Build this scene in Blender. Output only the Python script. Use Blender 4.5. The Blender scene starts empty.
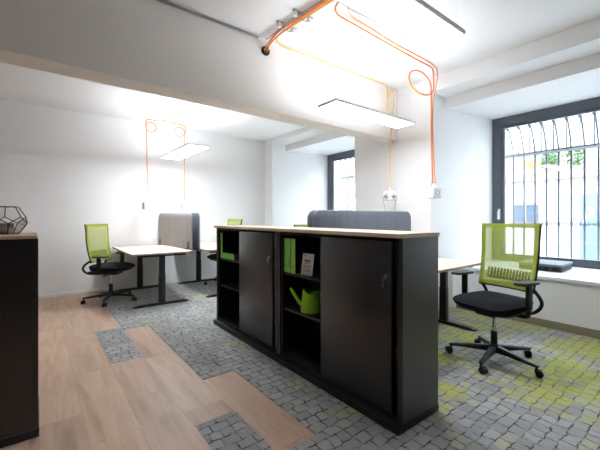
import bpy, bmesh, math, random
from mathutils import Vector, Matrix
random.seed(7)
PI = math.pi
R = math.radians
S = bpy.context.scene
C = S.collection
V = Vector

# ------------------------------------------------------------------ materials
def srgb(r, g, b):
    f = lambda c: (c / 255 / 12.92) if c / 255 <= 0.04045 else ((c / 255 + 0.055) / 1.055) ** 2.4
    return (f(r), f(g), f(b), 1.0)

def nodes_of(name):
    m = bpy.data.materials.new(name)
    m.use_nodes = True
    nt = m.node_tree
    nt.nodes.clear()
    out = nt.nodes.new('ShaderNodeOutputMaterial')
    return m, nt, out

def N(nt, kind, **kw):
    n = nt.nodes.new(kind)
    for k, v in kw.items():
        if k in n.inputs.keys() if isinstance(k, str) else False:
            n.inputs[k].default_value = v
        else:
            setattr(n, k, v)
    return n

def mixc(nt, fac, a, b, blend='MIX'):
    n = nt.nodes.new('ShaderNodeMix')
    n.data_type = 'RGBA'
    n.blend_type = blend
    for sock, val in ((0, fac), (6, a), (7, b)):
        if isinstance(val, bpy.types.NodeSocket):
            nt.links.new(val, n.inputs[sock])
        else:
            n.inputs[sock].default_value = val
    return n.outputs[2]

def mth(nt, op, a, b=0.0, clamp=False):
    n = nt.nodes.new('ShaderNodeMath')
    n.operation = op
    n.use_clamp = clamp
    for i, val in enumerate((a, b)):
        if isinstance(val, bpy.types.NodeSocket):
            nt.links.new(val, n.inputs[i])
        else:
            n.inputs[i].default_value = val
    return n.outputs[0]

def noise(nt, vec, scale, detail=3.0, rough=0.5, dist=0.0):
    n = nt.nodes.new('ShaderNodeTexNoise')
    n.inputs['Scale'].default_value = scale
    n.inputs['Detail'].default_value = detail
    n.inputs['Roughness'].default_value = rough
    n.inputs['Distortion'].default_value = dist
    if vec is not None:
        nt.links.new(vec, n.inputs['Vector'])
    return n

def coords(nt, world=False):
    if world:
        return nt.nodes.new('ShaderNodeNewGeometry').outputs['Position']
    return nt.nodes.new('ShaderNodeTexCoord').outputs['Object']

def mapping(nt, vec, scale=(1, 1, 1), rot=(0, 0, 0), loc=(0, 0, 0)):
    n = nt.nodes.new('ShaderNodeMapping')
    n.inputs['Scale'].default_value = scale
    n.inputs['Rotation'].default_value = rot
    n.inputs['Location'].default_value = loc
    nt.links.new(vec, n.inputs['Vector'])
    return n.outputs[0]

def ramp(nt, fac, stops):
    n = nt.nodes.new('ShaderNodeValToRGB')
    while len(n.color_ramp.elements) < len(stops):
        n.color_ramp.elements.new(0.5)
    for e, (p, c) in zip(n.color_ramp.elements, stops):
        e.position = p
        e.color = c
    nt.links.new(fac, n.inputs[0])
    return n.outputs[0]

def bump(nt, height, strength, dist=0.002):
    n = nt.nodes.new('ShaderNodeBump')
    n.inputs['Strength'].default_value = strength
    n.inputs['Distance'].default_value = dist
    nt.links.new(height, n.inputs['Height'])
    return n.outputs[0]

def principled(nt, out, col, rough=0.5, metal=0.0, spec=0.5, normal=None):
    p = nt.nodes.new('ShaderNodeBsdfPrincipled')
    if isinstance(col, bpy.types.NodeSocket):
        nt.links.new(col, p.inputs['Base Color'])
    else:
        p.inputs['Base Color'].default_value = col
    if isinstance(rough, bpy.types.NodeSocket):
        nt.links.new(rough, p.inputs['Roughness'])
    else:
        p.inputs['Roughness'].default_value = rough
    p.inputs['Metallic'].default_value = metal
    p.inputs['Specular IOR Level'].default_value = spec
    if normal is not None:
        nt.links.new(normal, p.inputs['Normal'])
    if out is not None:
        nt.links.new(p.outputs[0], out.inputs[0])
    return p

def plain(name, rgb, rough=0.5, metal=0.0, spec=0.5, vary=0.06, scale=12.0, bmp=0.0, bscale=300.0):
    m, nt, out = nodes_of(name)
    c = srgb(*rgb)
    v = coords(nt)
    n = noise(nt, v, scale)
    d = tuple(max(0, x * (1 - vary)) for x in c[:3]) + (1,)
    l = tuple(min(1, x * (1 + vary)) for x in c[:3]) + (1,)
    col = mixc(nt, n.outputs[0], d, l)
    nrm = bump(nt, noise(nt, v, bscale, 2).outputs[0], bmp) if bmp else None
    principled(nt, out, col, rough, metal, spec, nrm)
    return m

def glow(name, rgb, strength):
    m, nt, out = nodes_of(name)
    e = nt.nodes.new('ShaderNodeEmission')
    e.inputs[0].default_value = srgb(*rgb)
    e.inputs[1].default_value = strength
    nt.links.new(e.outputs[0], out.inputs[0])
    return m

def clear_glass(name, tint=(1, 1, 1, 1), gloss=0.06):
    m, nt, out = nodes_of(name)
    t = nt.nodes.new('ShaderNodeBsdfTransparent')
    t.inputs[0].default_value = tint
    g = nt.nodes.new('ShaderNodeBsdfGlossy')
    g.inputs['Roughness'].default_value = 0.02
    fr = nt.nodes.new('ShaderNodeLayerWeight')
    fr.inputs[0].default_value = 0.25
    k = mth(nt, 'MULTIPLY_ADD', fr.outputs['Fresnel'], 0.5)
    k.node.inputs[2].default_value = gloss * 0.3
    mx = nt.nodes.new('ShaderNodeMixShader')
    nt.links.new(k, mx.inputs[0])
    nt.links.new(t.outputs[0], mx.inputs[1])
    nt.links.new(g.outputs[0], mx.inputs[2])
    nt.links.new(mx.outputs[0], out.inputs[0])
    return m

def plaster(name, rgb, bmp=0.12):
    m, nt, out = nodes_of(name)
    v = coords(nt, True)
    c = srgb(*rgb)
    n = noise(nt, v, 1.3, 4)
    col = mixc(nt, n.outputs[0], tuple(x * 0.97 for x in c[:3]) + (1,), c)
    h = noise(nt, v, 22, 6, 0.6)
    h2 = noise(nt, v, 3.0, 2)
    hh = mth(nt, 'ADD', h.outputs[0], mth(nt, 'MULTIPLY', h2.outputs[0], 2.0))
    principled(nt, out, col, 0.85, 0, 0.25, bump(nt, hh, bmp, 0.01))
    return m

def ceiling_mat():
    m, nt, out = nodes_of('patched_ceiling')
    v = coords(nt, True)
    c = srgb(238, 238, 238)
    n = noise(nt, v, 1.6, 5)
    col = mixc(nt, n.outputs[0], tuple(x * 0.95 for x in c[:3]) + (1,), c)
    vo = nt.nodes.new('ShaderNodeTexVoronoi')
    vo.inputs['Scale'].default_value = 3.2
    nt.links.new(mapping(nt, v, (1, 0.8, 0.02)), vo.inputs['Vector'])
    spot = mth(nt, 'LESS_THAN', vo.outputs['Distance'], 0.032)
    vo2 = nt.nodes.new('ShaderNodeTexVoronoi')
    vo2.inputs['Scale'].default_value = 1.9
    nt.links.new(mapping(nt, v, (0.16, 1.0, 0.02), (0, 0, 0.5)), vo2.inputs['Vector'])
    scratch = mth(nt, 'LESS_THAN', vo2.outputs['Distance'], 0.011)
    dirt = mth(nt, 'MAXIMUM', spot, scratch)
    col = mixc(nt, mth(nt, 'MULTIPLY', dirt, 0.45), col, srgb(120, 112, 106))
    h = noise(nt, v, 22, 6, 0.6)
    h2 = noise(nt, v, 3.0, 2)
    hh = mth(nt, 'ADD', h.outputs[0], mth(nt, 'MULTIPLY', h2.outputs[0], 2.0))
    principled(nt, out, col, 0.85, 0, 0.25, bump(nt, hh, 0.3, 0.01))
    return m

def vinyl_mat():
    m, nt, out = nodes_of('oak_vinyl')
    v = coords(nt, True)
    vr = mapping(nt, v, (1, 1, 1), (0, 0, PI / 2), (0, 0, 0))     # x' = -y, y' = x
    b = nt.nodes.new('ShaderNodeTexBrick')
    nt.links.new(mapping(nt, vr, (1, 1, 1), (0, 0, 0), (0.08, 0.040, 0)), b.inputs['Vector'])
    b.offset = 0.37
    b.offset_frequency = 2
    b.inputs['Scale'].default_value = 1.0
    b.inputs['Brick Width'].default_value = 1.01
    b.inputs['Row Height'].default_value = 0.2525
    b.inputs['Mortar Size'].default_value = 0.0011
    b.inputs['Mortar Smooth'].default_value = 0.2
    b.inputs['Bias'].default_value = 0.0
    b.inputs['Color1'].default_value = (0.0, 0, 0, 1)
    b.inputs['Color2'].default_value = (1, 1, 1, 1)
    b.inputs['Mortar'].default_value = (0.5, 0.5, 0.5, 1)
    per = b.outputs['Color']
    off = nt.nodes.new('ShaderNodeVectorMath')
    off.operation = 'ADD'
    nt.links.new(v, off.inputs[0])
    sc = nt.nodes.new('ShaderNodeVectorMath')
    sc.operation = 'SCALE'
    nt.links.new(per, sc.inputs[0])
    sc.inputs['Scale'].default_value = 7.3
    nt.links.new(sc.outputs[0], off.inputs[1])
    g1 = noise(nt, mapping(nt, off.outputs[0], (9, 1.1, 1)), 1.0, 5, 0.6, 0.6)
    g2 = noise(nt, mapping(nt, off.outputs[0], (60, 2.5, 1)), 1.0, 4, 0.6)
    g3 = noise(nt, v, 2.2, 3)
    base = ramp(nt, g1.outputs[0], [(0.25, srgb(172, 143, 120)), (0.5, srgb(198, 169, 145)), (0.75, srgb(211, 186, 164))])
    fine = ramp(nt, g2.outputs[0], [(0.3, (0.84, 0.82, 0.80, 1)), (0.62, (1.0, 1.0, 1.0, 1))])
    col = mixc(nt, 0.6, base, fine, 'MULTIPLY')
    tint = ramp(nt, per, [(0.0, (0.86, 0.85, 0.85, 1)), (1.0, (1.06, 1.03, 1.0, 1))])
    col = mixc(nt, 1.0, col, tint, 'MULTIPLY')
    col = mixc(nt, mth(nt, 'MULTIPLY', b.outputs['Fac'], 0.5), col, srgb(110, 82, 64))
    rough = mth(nt, 'MULTIPLY_ADD', g3.outputs[0], 0.18)
    rough.node.inputs[2].default_value = 0.40
    principled(nt, out, col, rough, 0, 0.4, bump(nt, g2.outputs[0], 0.08, 0.001))
    return m

def carpet_mat():
    m, nt, out = nodes_of('cobble_carpet')
    v = coords(nt, True)
    sep = nt.nodes.new('ShaderNodeSeparateXYZ')
    nt.links.new(v, sep.inputs[0])
    # wobble the layout so the blocks look hand laid
    w = noise(nt, v, 9.0, 2)
    w2 = noise(nt, v, 34.0, 2)
    dv = nt.nodes.new('ShaderNodeVectorMath'); dv.operation = 'SUBTRACT'
    nt.links.new(w.outputs['Color'], dv.inputs[0]); dv.inputs[1].default_value = (0.5, 0.5, 0.5)
    dv2 = nt.nodes.new('ShaderNodeVectorMath'); dv2.operation = 'SUBTRACT'
    nt.links.new(w2.outputs['Color'], dv2.inputs[0]); dv2.inputs[1].default_value = (0.5, 0.5, 0.5)
    s1 = nt.nodes.new('ShaderNodeVectorMath'); s1.operation = 'SCALE'
    nt.links.new(dv.outputs[0], s1.inputs[0]); s1.inputs['Scale'].default_value = 0.050
    s2 = nt.nodes.new('ShaderNodeVectorMath'); s2.operation = 'SCALE'
    nt.links.new(dv2.outputs[0], s2.inputs[0]); s2.inputs['Scale'].default_value = 0.014
    a1 = nt.nodes.new('ShaderNodeVectorMath'); a1.operation = 'ADD'
    nt.links.new(v, a1.inputs[0]); nt.links.new(s1.outputs[0], a1.inputs[1])
    a2 = nt.nodes.new('ShaderNodeVectorMath'); a2.operation = 'ADD'
    nt.links.new(a1.outputs[0], a2.inputs[0]); nt.links.new(s2.outputs[0], a2.inputs[1])
    b = nt.nodes.new('ShaderNodeTexBrick')
    nt.links.new(a2.outputs[0], b.inputs['Vector'])
    b.offset = 0.45
    b.squash = 0.72
    b.squash_frequency = 3
    b.inputs['Scale'].default_value = 1.0
    b.inputs['Brick Width'].default_value = 0.098
    b.inputs['Row Height'].default_value = 0.072
    b.inputs['Mortar Size'].default_value = 0.0052
    b.inputs['Mortar Smooth'].default_value = 0.35
    b.inputs['Color1'].default_value = (0, 0, 0, 1)
    b.inputs['Color2'].default_value = (1, 1, 1, 1)
    b.inputs['Mortar'].default_value = (0.5, 0.5, 0.5, 1)
    per, mort = b.outputs['Color'], b.outputs['Fac']
    # mortar comes and goes
    mn = noise(nt, v, 16.0, 2)
    mk = ramp(nt, mn.outputs[0], [(0.40, (0.25, 0.25, 0.25, 1)), (0.60, (1, 1, 1, 1))])
    mort = mth(nt, 'MULTIPLY', mort, mk)
    pile = noise(nt, v, 420.0, 2)
    streak = noise(nt, mapping(nt, v, (130, 18, 1)), 1.0, 3)
    big = noise(nt, v, 2.0, 2)
    stone = ramp(nt, per, [(0.0, srgb(160, 160, 158)), (0.5, srgb(170, 170, 168)), (1.0, srgb(182, 181, 178))])
    stone = mixc(nt, 0.55, stone, ramp(nt, pile.outputs[0], [(0.3, (0.62, 0.62, 0.62, 1)), (0.7, (1.15, 1.15, 1.15, 1))]), 'MULTIPLY')
    stone = mixc(nt, 0.5, stone, ramp(nt, streak.outputs[0], [(0.3, (0.7, 0.7, 0.72, 1)), (0.6, (1.1, 1.1, 1.1, 1))]), 'MULTIPLY')
    # plank to plank shade
    pl = nt.nodes.new('ShaderNodeTexBrick')
    nt.links.new(mapping(nt, v, (1, 1, 1), (0, 0, PI / 2), (0.08, 0.040, 0)), pl.inputs['Vector'])
    pl.offset = 0.5
    pl.inputs['Scale'].default_value = 1.0
    pl.inputs['Brick Width'].default_value = 1.01
    pl.inputs['Row Height'].default_value = 0.2525
    pl.inputs['Mortar Size'].default_value = 0.0
    pl.inputs['Color1'].default_value = (0.90, 0.90, 0.91, 1)
    pl.inputs['Color2'].default_value = (1.08, 1.08, 1.07, 1)
    stone = mixc(nt, 1.0, stone, pl.outputs['Color'], 'MULTIPLY')
    # moss: grows denser towards the window side
    y1 = noise(nt, mapping(nt, v, (1.3, 0.8, 1)), 2.4, 3, 0.55, 0.4)
    y2 = noise(nt, v, 13.0, 2)
    k = mth(nt, 'MULTIPLY_ADD', sep.outputs[0], 0.115)      # x * .115 + c
    k.node.inputs[2].default_value = -0.365
    k = mth(nt, 'MINIMUM', k, 0.0)
    yy = mth(nt, 'ADD', mth(nt, 'MULTIPLY_ADD', y2.outputs[0], 0.28), k)
    yy.node.inputs[0].links[0].from_node.inputs[2].default_value = 0.0
    yy = mth(nt, 'ADD', yy, mth(nt, 'MULTIPLY', y1.outputs[0], 1.2))
    yy = mth(nt, 'ADD', yy, mth(nt, 'MULTIPLY_ADD', per, 0.16))
    yy.node.inputs[1].links[0].from_node.inputs[2].default_value = -0.06
    moss = ramp(nt, yy, [(0.66, (0, 0, 0, 1)), (0.90, (1, 1, 1, 1))])
    col = mixc(nt, mth(nt, 'MULTIPLY', moss, 0.76), stone, mixc(nt, pile.outputs[0], srgb(152, 154, 52), srgb(206, 206, 92)))
    col = mixc(nt, mth(nt, 'MULTIPLY', mort, mth(nt, 'MULTIPLY_ADD', moss, -0.35)), col, srgb(56, 58, 62))
    nt.links.new(mth(nt, 'SUBTRACT', 0.92, mth(nt, 'MULTIPLY', moss, 0.35)), col.node.inputs[0].links[0].from_node.inputs[1])
    p = principled(nt, out, col, 0.95, 0, 0.1, bump(nt, pile.outputs[0], 0.5, 0.003))
    return m

def wood_mat(name, c0, c1, axis=0, rough=0.45):
    m, nt, out = nodes_of(name)
    v = coords(nt)
    sc = (3, 30, 30) if axis == 0 else (30, 3, 30)
    g = noise(nt, mapping(nt, v, sc), 1.0, 4, 0.6, 0.8)
    g2 = noise(nt, mapping(nt, v, tuple(s * 4 for s in sc)), 1.0, 3)
    col = ramp(nt, g.outputs[0], [(0.3, srgb(*c0)), (0.7, srgb(*c1))])
    col = mixc(nt, 0.3, col, ramp(nt, g2.outputs[0], [(0.3, (0.86, 0.84, 0.82, 1)), (0.6, (1, 1, 1, 1))]), 'MULTIPLY')
    principled(nt, out, col, rough, 0, 0.45, bump(nt, g2.outputs[0], 0.05, 0.0005))
    return m

def mesh_fabric(name, rgb, through=0.30):
    m, nt, out = nodes_of(name)
    v = coords(nt)
    n = noise(nt, v, 240, 2)
    col = mixc(nt, n.outputs[0], tuple(x * 0.82 for x in srgb(*rgb)[:3]) + (1,), srgb(*rgb))
    d = nt.nodes.new('ShaderNodeBsdfDiffuse')
    nt.links.new(col, d.inputs[0])
    tl = nt.nodes.new('ShaderNodeBsdfTranslucent')
    nt.links.new(col, tl.inputs[0])
    tr = nt.nodes.new('ShaderNodeBsdfTransparent')
    m1 = nt.nodes.new('ShaderNodeMixShader')
    m1.inputs[0].default_value = 0.45
    nt.links.new(d.outputs[0], m1.inputs[1]); nt.links.new(tl.outputs[0], m1.inputs[2])
    m2 = nt.nodes.new('ShaderNodeMixShader')
    m2.inputs[0].default_value = through
    nt.links.new(m1.outputs[0], m2.inputs[1]); nt.links.new(tr.outputs[0], m2.inputs[2])
    nt.links.new(m2.outputs[0], out.inputs[0])
    return m

def felt_mat(name, rgb):
    m, nt, out = nodes_of(name)
    v = coords(nt)
    n = noise(nt, v, 160, 3)
    wv = noise(nt, mapping(nt, v, (38, 38, 2.0)), 1.0, 2)
    c = srgb(*rgb)
    col = mixc(nt, n.outputs[0], tuple(x * 0.75 for x in c[:3]) + (1,), tuple(min(1, x * 1.15) for x in c[:3]) + (1,))
    col = mixc(nt, 0.6, col, ramp(nt, wv.outputs[0], [(0.38, (0.84, 0.84, 0.86, 1)), (0.55, (1, 1, 1, 1))]), 'MULTIPLY')
    principled(nt, out, col, 0.95, 0, 0.15, bump(nt, n.outputs[0], 0.4, 0.002))
    return m

M = {}
M['wall'] = plaster('white_wall_paint', (236, 236, 236))
M['wall_grey'] = plaster('grey_wall_paint', (105, 104, 103))
M['wall_beam'] = plaster('white_beam_paint', (234, 230, 225))
M['ceiling'] = ceiling_mat()
M['vinyl'] = vinyl_mat()
M['carpet'] = carpet_mat()
M['board'] = wood_mat('maple_board', (228, 204, 178), (244, 226, 205), 1)
M['board_x'] = wood_mat('oak_board', (188, 156, 126), (214, 184, 154), 0)
M['desk_top'] = wood_mat('light_maple_top', (222, 200, 174), (240, 223, 202), 0)
M['desk_edge'] = plain('desk_edge', (168, 146, 126), 0.6)
M['skirt_white'] = plain('white_skirting', (232, 232, 230), 0.5)
M['skirt_tan'] = plain('tan_skirting', (136, 130, 104), 0.6)
M['black'] = plain('black_lacquer', (28, 29, 32), 0.30, 0, 1.0, 0.05, 6.0, 0.03, 600)
M['black_in'] = plain('black_inside', (12, 12, 14), 0.6, 0, 0.2)
M['black_metal'] = plain('black_powder_coat', (30, 31, 33), 0.42, 0, 0.5, 0.05, 20, 0.05, 700)
M['black_plastic'] = plain('black_plastic', (25, 26, 28), 0.45, 0, 0.4)
M['seat'] = plain('black_seat_fabric', (36, 38, 43), 0.95, 0, 0.1, 0.25, 220.0, 0.5, 420)
M['grey_pad'] = plain('grey_arm_pad', (70, 72, 76), 0.55, 0, 0.4)
M['chrome'] = plain('chrome', (205, 207, 210), 0.18, 1.0, 0.5, 0.02)
M['steel'] = plain('brushed_steel', (150, 152, 155), 0.35, 1.0, 0.5, 0.05)
M['green_mesh'] = mesh_fabric('lime_mesh', (198, 208, 98), 0.56)
M['green_band'] = mesh_fabric('lime_band', (196, 206, 92), 0.25)
M['binder'] = [plain('green_binder_a', (168, 240, 96), 0.5), plain('green_binder_b', (146, 238, 108), 0.5), plain('green_binder_c', (180, 240, 112), 0.5)]
M['binder_mark'] = plain('red_sticker', (196, 74, 50), 0.5)
M['paper'] = plain('white_paper', (228, 228, 226), 0.7, 0, 0.2, 0.02)
M['ink'] = plain('dark_ink', (62, 62, 64), 0.7, 0, 0.2)
M['acrylic'] = clear_glass('clear_acrylic', (0.95, 0.96, 0.96, 1), 0.2)
M['can'] = plain('lime_plastic', (150, 214, 40), 0.32, 0, 0.5, 0.03)
M['felt'] = felt_mat('grey_felt', (172, 170, 170))
M['felt_blue'] = felt_mat('blue_grey_felt', (112, 117, 126))
M['piping'] = plain('grey_piping', (140, 143, 148), 0.7)
M['clampm'] = plain('dark_clamp', (74, 76, 82), 0.5)
M['anthracite'] = plain('anthracite_frame', (92, 96, 103), 0.45, 0, 0.4, 0.04)
M['sill'] = plain('white_sill', (232, 235, 238), 0.35, 0, 0.4, 0.02)
M['glass'] = clear_glass('window_glass', (0.97, 0.985, 0.99, 1))
M['iron'] = plain('wrought_iron', (104, 108, 114), 0.6, 0.1, 0.4)
M['white_plastic'] = plain('white_plastic', (236, 236, 234), 0.4, 0, 0.4, 0.02)
M['grey_plastic'] = plain('grey_plastic', (168, 168, 170), 0.5)
M['orange'] = plain('orange_cable', (228, 132, 64), 0.5, 0, 0.4, 0.1, 4)
M['orange2'] = plain('pale_orange_cable', (234, 160, 104), 0.5, 0, 0.4, 0.1, 4)
M['yellow'] = plain('yellow_cable', (240, 190, 106), 0.5, 0, 0.4, 0.05, 4)
M['grey_cable'] = plain('grey_cable', (140, 142, 144), 0.5)
M['conduit'] = plain('zinc_conduit', (150, 150, 150), 0.4, 0.6, 0.5)
M['lamp_frame'] = plain('silver_lamp_frame', (225, 225, 225), 0.45, 0.3, 0.5, 0.02)
for key_, e_dn, e_up in (('near', 2.2, 2.2), ('mid', 13.0, 8.0), ('far', 15.0, 9.0)):
    M['lamp_' + key_] = glow('lamp_diffuser_' + key_, (240, 246, 255), e_dn)
    M['lamp_up_' + key_] = glow('lamp_uplight_' + key_, (240, 246, 255), e_up)
M['black_wire'] = plain('black_wire_frame', (28, 28, 28), 0.4, 0.4)
M['pot'] = plain('stone_grey_pot', (150, 148, 144), 0.8, 0, 0.2, 0.15, 30)
M['soil'] = plain('dark_soil', (44, 40, 36), 0.95)
M['facade'] = plaster('pale_render_wall', (166, 166, 164), 0.1)
M['ledge'] = plain('sandstone_ledge', (126, 110, 94), 0.8)
M['pane_dark'] = plain('dark_window_pane', (64, 74, 84), 0.15)
M['pane_light'] = plain('pale_window_pane', (110, 124, 122), 0.2)
M['blue_door'] = plain('blue_grey_paint', (78, 102, 120), 0.5)
M['yellow_sign'] = plain('yellow_sign', (200, 132, 30), 0.5)
M['asphalt'] = plain('grey_asphalt', (165, 165, 165), 0.9, 0, 0.2, 0.1, 40)
M['leaf'] = plain('green_leaf', (70, 98, 54), 0.6, 0, 0.3, 0.3, 6)
M['flat_grey'] = plain('slate_grey_lid', (104, 112, 122), 0.5, 0, 0.4, 0.08)
M['flat_dark'] = plain('dark_box_side', (52, 47, 50), 0.6, 0, 0.3, 0.3, 9)

# ------------------------------------------------------------------ mesh tools
def smooth_pts(pts, n=8, closed=False):
    P = [V(p) for p in pts]
    out = []
    m = len(P)
    rng = range(m if closed else m - 1)
    for i in rng:
        p1, p2 = P[i], P[(i + 1) % m]
        p0 = P[i - 1] if (i > 0 or closed) else p1
        p3 = P[(i + 2) % m] if (i + 2 < m or closed) else p2
        for k in range(n):
            t = k / n
            out.append(0.5 * ((2 * p1) + (p2 - p0) * t + (2 * p0 - 5 * p1 + 4 * p2 - p3) * t * t + (3 * p1 - p0 - 3 * p2 + p3) * t ** 3))
    if not closed:
        out.append(P[-1])
    return out

class MB:
    def __init__(self):
        self.bm = bmesh.new()

    def _merge(self, b, mat=None):
        if mat is not None:
            bmesh.ops.transform(b, matrix=mat, verts=b.verts)
        me = bpy.data.meshes.new('tmp')
        b.to_mesh(me)
        b.free()
        self.bm.from_mesh(me)
        bpy.data.meshes.remove(me)
        return self

    def box(self, lo, hi, bev=0.0, seg=2, mat=None):
        b = bmesh.new()
        bmesh.ops.create_cube(b, size=1.0)
        for v in b.verts:
            for i in range(3):
                v.co[i] = lo[i] if v.co[i] < 0 else hi[i]
        if bev > 0:
            bmesh.ops.bevel(b, geom=list(b.edges), offset=bev, segments=seg, profile=0.5, affect='EDGES')
        bmesh.ops.recalc_face_normals(b, faces=b.faces)
        return self._merge(b, mat)

    def prism(self, poly, d0, d1, axis='z', bev=0.0, seg=2, mat=None):
        """extrude a 2-D outline along an axis (x: poly is y,z; y: poly is x,z; z: poly is x,y)"""
        f = {'x': lambda p, d: (d, p[0], p[1]), 'y': lambda p, d: (p[0], d, p[1]), 'z': lambda p, d: (p[0], p[1], d)}[axis]
        b = bmesh.new()
        a = [b.verts.new(f(p, d0)) for p in poly]
        c = [b.verts.new(f(p, d1)) for p in poly]
        n = len(poly)
        f0 = b.faces.new(a[::-1]); f1 = b.faces.new(c)
        for i in range(n):
            b.faces.new((a[i], a[(i + 1) % n], c[(i + 1) % n], c[i]))
        bmesh.ops.recalc_face_normals(b, faces=b.faces)
        if bev > 0:
            eds = list(set(list(f0.edges) + list(f1.edges)))
            bmesh.ops.bevel(b, geom=eds, offset=bev, segments=seg, profile=0.5, affect='EDGES')
        return self._merge(b, mat)

    def cyl(self, p0, p1, r0, r1=None, seg=16, bev=0.0):
        p0, p1 = V(p0), V(p1)
        d = p1 - p0
        b = bmesh.new()
        bmesh.ops.create_cone(b, cap_ends=True, segments=seg, radius1=r0, radius2=r0 if r1 is None else r1, depth=d.length)
        if bev > 0:
            eds = [e for e in b.edges if len(e.link_faces) == 2 and any(len(f.verts) > 4 for f in e.link_faces)]
            bmesh.ops.bevel(b, geom=eds, offset=bev, segments=2, profile=0.5, affect='EDGES')
        m = Matrix.Translation((p0 + p1) / 2) @ d.to_track_quat('Z', 'Y').to_matrix().to_4x4()
        return self._merge(b, m)

    def tube(self, pts, r, seg=8, closed=False, flat=1.0):
        P = [V(p) for p in pts]
        n = len(P)
        b = bmesh.new()
        rings = []
        up = None
        for i in range(n):
            if closed:
                t = P[(i + 1) % n] - P[i - 1]
            else:
                t = P[min(i + 1, n - 1)] - P[max(i - 1, 0)]
            t.normalize()
            if up is None:
                up = V((0, 0, 1)) if abs(t.z) < 0.9 else V((1, 0, 0))
            s = t.cross(up)
            if s.length < 1e-6:
                s = t.orthogonal()
            s.normalize()
            up = s.cross(t).normalized()
            rr = r(i / max(1, n - 1)) if callable(r) else r
            rings.append([b.verts.new(P[i] + (s * math.cos(2 * PI * k / seg) + up * math.sin(2 * PI * k / seg) * flat) * rr) for k in range(seg)])
        m = n if closed else n - 1
        for i in range(m):
            A, B = rings[i], rings[(i + 1) % n]
            for k in range(seg):
                b.faces.new((A[k], A[(k + 1) % seg], B[(k + 1) % seg], B[k]))
        if not closed:
            b.faces.new(rings[0][::-1]); b.faces.new(rings[-1])
        bmesh.ops.recalc_face_normals(b, faces=b.faces)
        return self._merge(b)

    def lathe(self, prof, seg=24, mat=None, cap=True):
        b = bmesh.new()
        rings = [[b.verts.new((r * math.cos(2 * PI * k / seg), r * math.sin(2 * PI * k / seg), z)) for k in range(seg)] for r, z in prof]
        for A, B in zip(rings, rings[1:]):
            for k in range(seg):
                b.faces.new((A[k], A[(k + 1) % seg], B[(k + 1) % seg], B[k]))
        if cap:
            if prof[0][0] > 1e-5: b.faces.new(rings[0][::-1])
            if prof[-1][0] > 1e-5: b.faces.new(rings[-1])
        bmesh.ops.remove_doubles(b, verts=b.verts, dist=1e-6)
        bmesh.ops.recalc_face_normals(b, faces=b.faces)
        return self._merge(b, mat)

    def ball(self, c, r, seg=12):
        b = bmesh.new()
        bmesh.ops.create_uvsphere(b, u_segments=seg, v_segments=max(6, seg // 2), radius=r)
        return self._merge(b, Matrix.Translation(V(c)))

    def sheet(self, grid, th=0.0):
        """grid[i][j] of points -> a surface, thickened"""
        b = bmesh.new()
        vs = [[b.verts.new(p) for p in row] for row in grid]
        for i in range(len(vs) - 1):
            for j in range(len(vs[0]) - 1):
                b.faces.new((vs[i][j], vs[i + 1][j], vs[i + 1][j + 1], vs[i][j + 1]))
        bmesh.ops.recalc_face_normals(b, faces=b.faces)
        if th:
            bmesh.ops.solidify(b, geom=list(b.faces), thickness=th)
        return self._merge(b)

    def face(self, pts):
        self.bm.faces.new([self.bm.verts.new(p) for p in pts])
        return self

    def build(self, name, mat, parent=None, angle=38, loc=None):
        me = bpy.data.meshes.new(name)
        if loc is not None:
            bmesh.ops.translate(self.bm, vec=-V(loc), verts=self.bm.verts)
        self.bm.to_mesh(me)
        self.bm.free()
        me.polygons.foreach_set('use_smooth', [True] * len(me.polygons))
        me.set_sharp_from_angle(angle=math.radians(angle))
        me.materials.append(mat)
        o = bpy.data.objects.new(name, me)
        C.objects.link(o)
        if parent is not None:
            o.parent = parent
        if loc is not None:
            o.location = loc
        return o

def tag(o, label, cat, group=None):
    o['label'] = label
    o['category'] = cat
    if group: o['group'] = group
    return o

def thing(name, label, cat, loc=(0, 0, 0), rz=0.0, group=None):
    o = bpy.data.objects.new(name, None)
    o.empty_display_size = 0.1
    C.objects.link(o)
    o.location = loc
    o.rotation_euler = (0, 0, rz)
    return tag(o, label, cat, group)

def struct(o, label=None, cat=None):
    o['kind'] = 'structure'
    if label: o['label'] = label
    if cat: o['category'] = cat
    return o

def dup(root, loc, rz, label, group=None):
    r = root.copy(); C.objects.link(r)
    r.location = loc; r.rotation_euler = (0, 0, rz); r['label'] = label
    if group: r['group'] = group
    for ch in list(root.children):
        c = ch.copy(); C.objects.link(c); c.parent = r
        for g in list(ch.children):
            d = g.copy(); C.objects.link(d); d.parent = c
    return r

def rrect(x0, y0, x1, y1, r, n=6, corners=(1, 1, 1, 1)):
    """rounded rectangle outline, corners bl, br, tr, tl"""
    pts = []
    for (cx, cy, a0, px, py), on in zip(((x0 + r, y0 + r, PI, x0, y0), (x1 - r, y0 + r, 1.5 * PI, x1, y0), (x1 - r, y1 - r, 0, x1, y1), (x0 + r, y1 - r, 0.5 * PI, x0, y1)), corners):
        if on:
            for k in range(n + 1):
                a = a0 + 0.5 * PI * k / n
                pts.append((cx + r * math.cos(a), cy + r * math.sin(a)))
        else:
            pts.append((px, py))
    return pts

# ------------------------------------------------------------------ room shell
XL, YF, YB, XW = -4.2, -5.0, 6.36, 3.95          # left wall, wall behind camera, back wall, pier face
XA, XG, XO = 4.45, 5.55, 5.75                    # apron face, window plane, outer wall face
XLI = 4.30                                       # lintel face
N1 = (-0.30, 2.285)                               # near window niche in y
N2 = (3.67, 6.05)                                # far window niche in y
SILL, LINT, CF, CB = 0.57, 2.735, 3.0, 2.9

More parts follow.
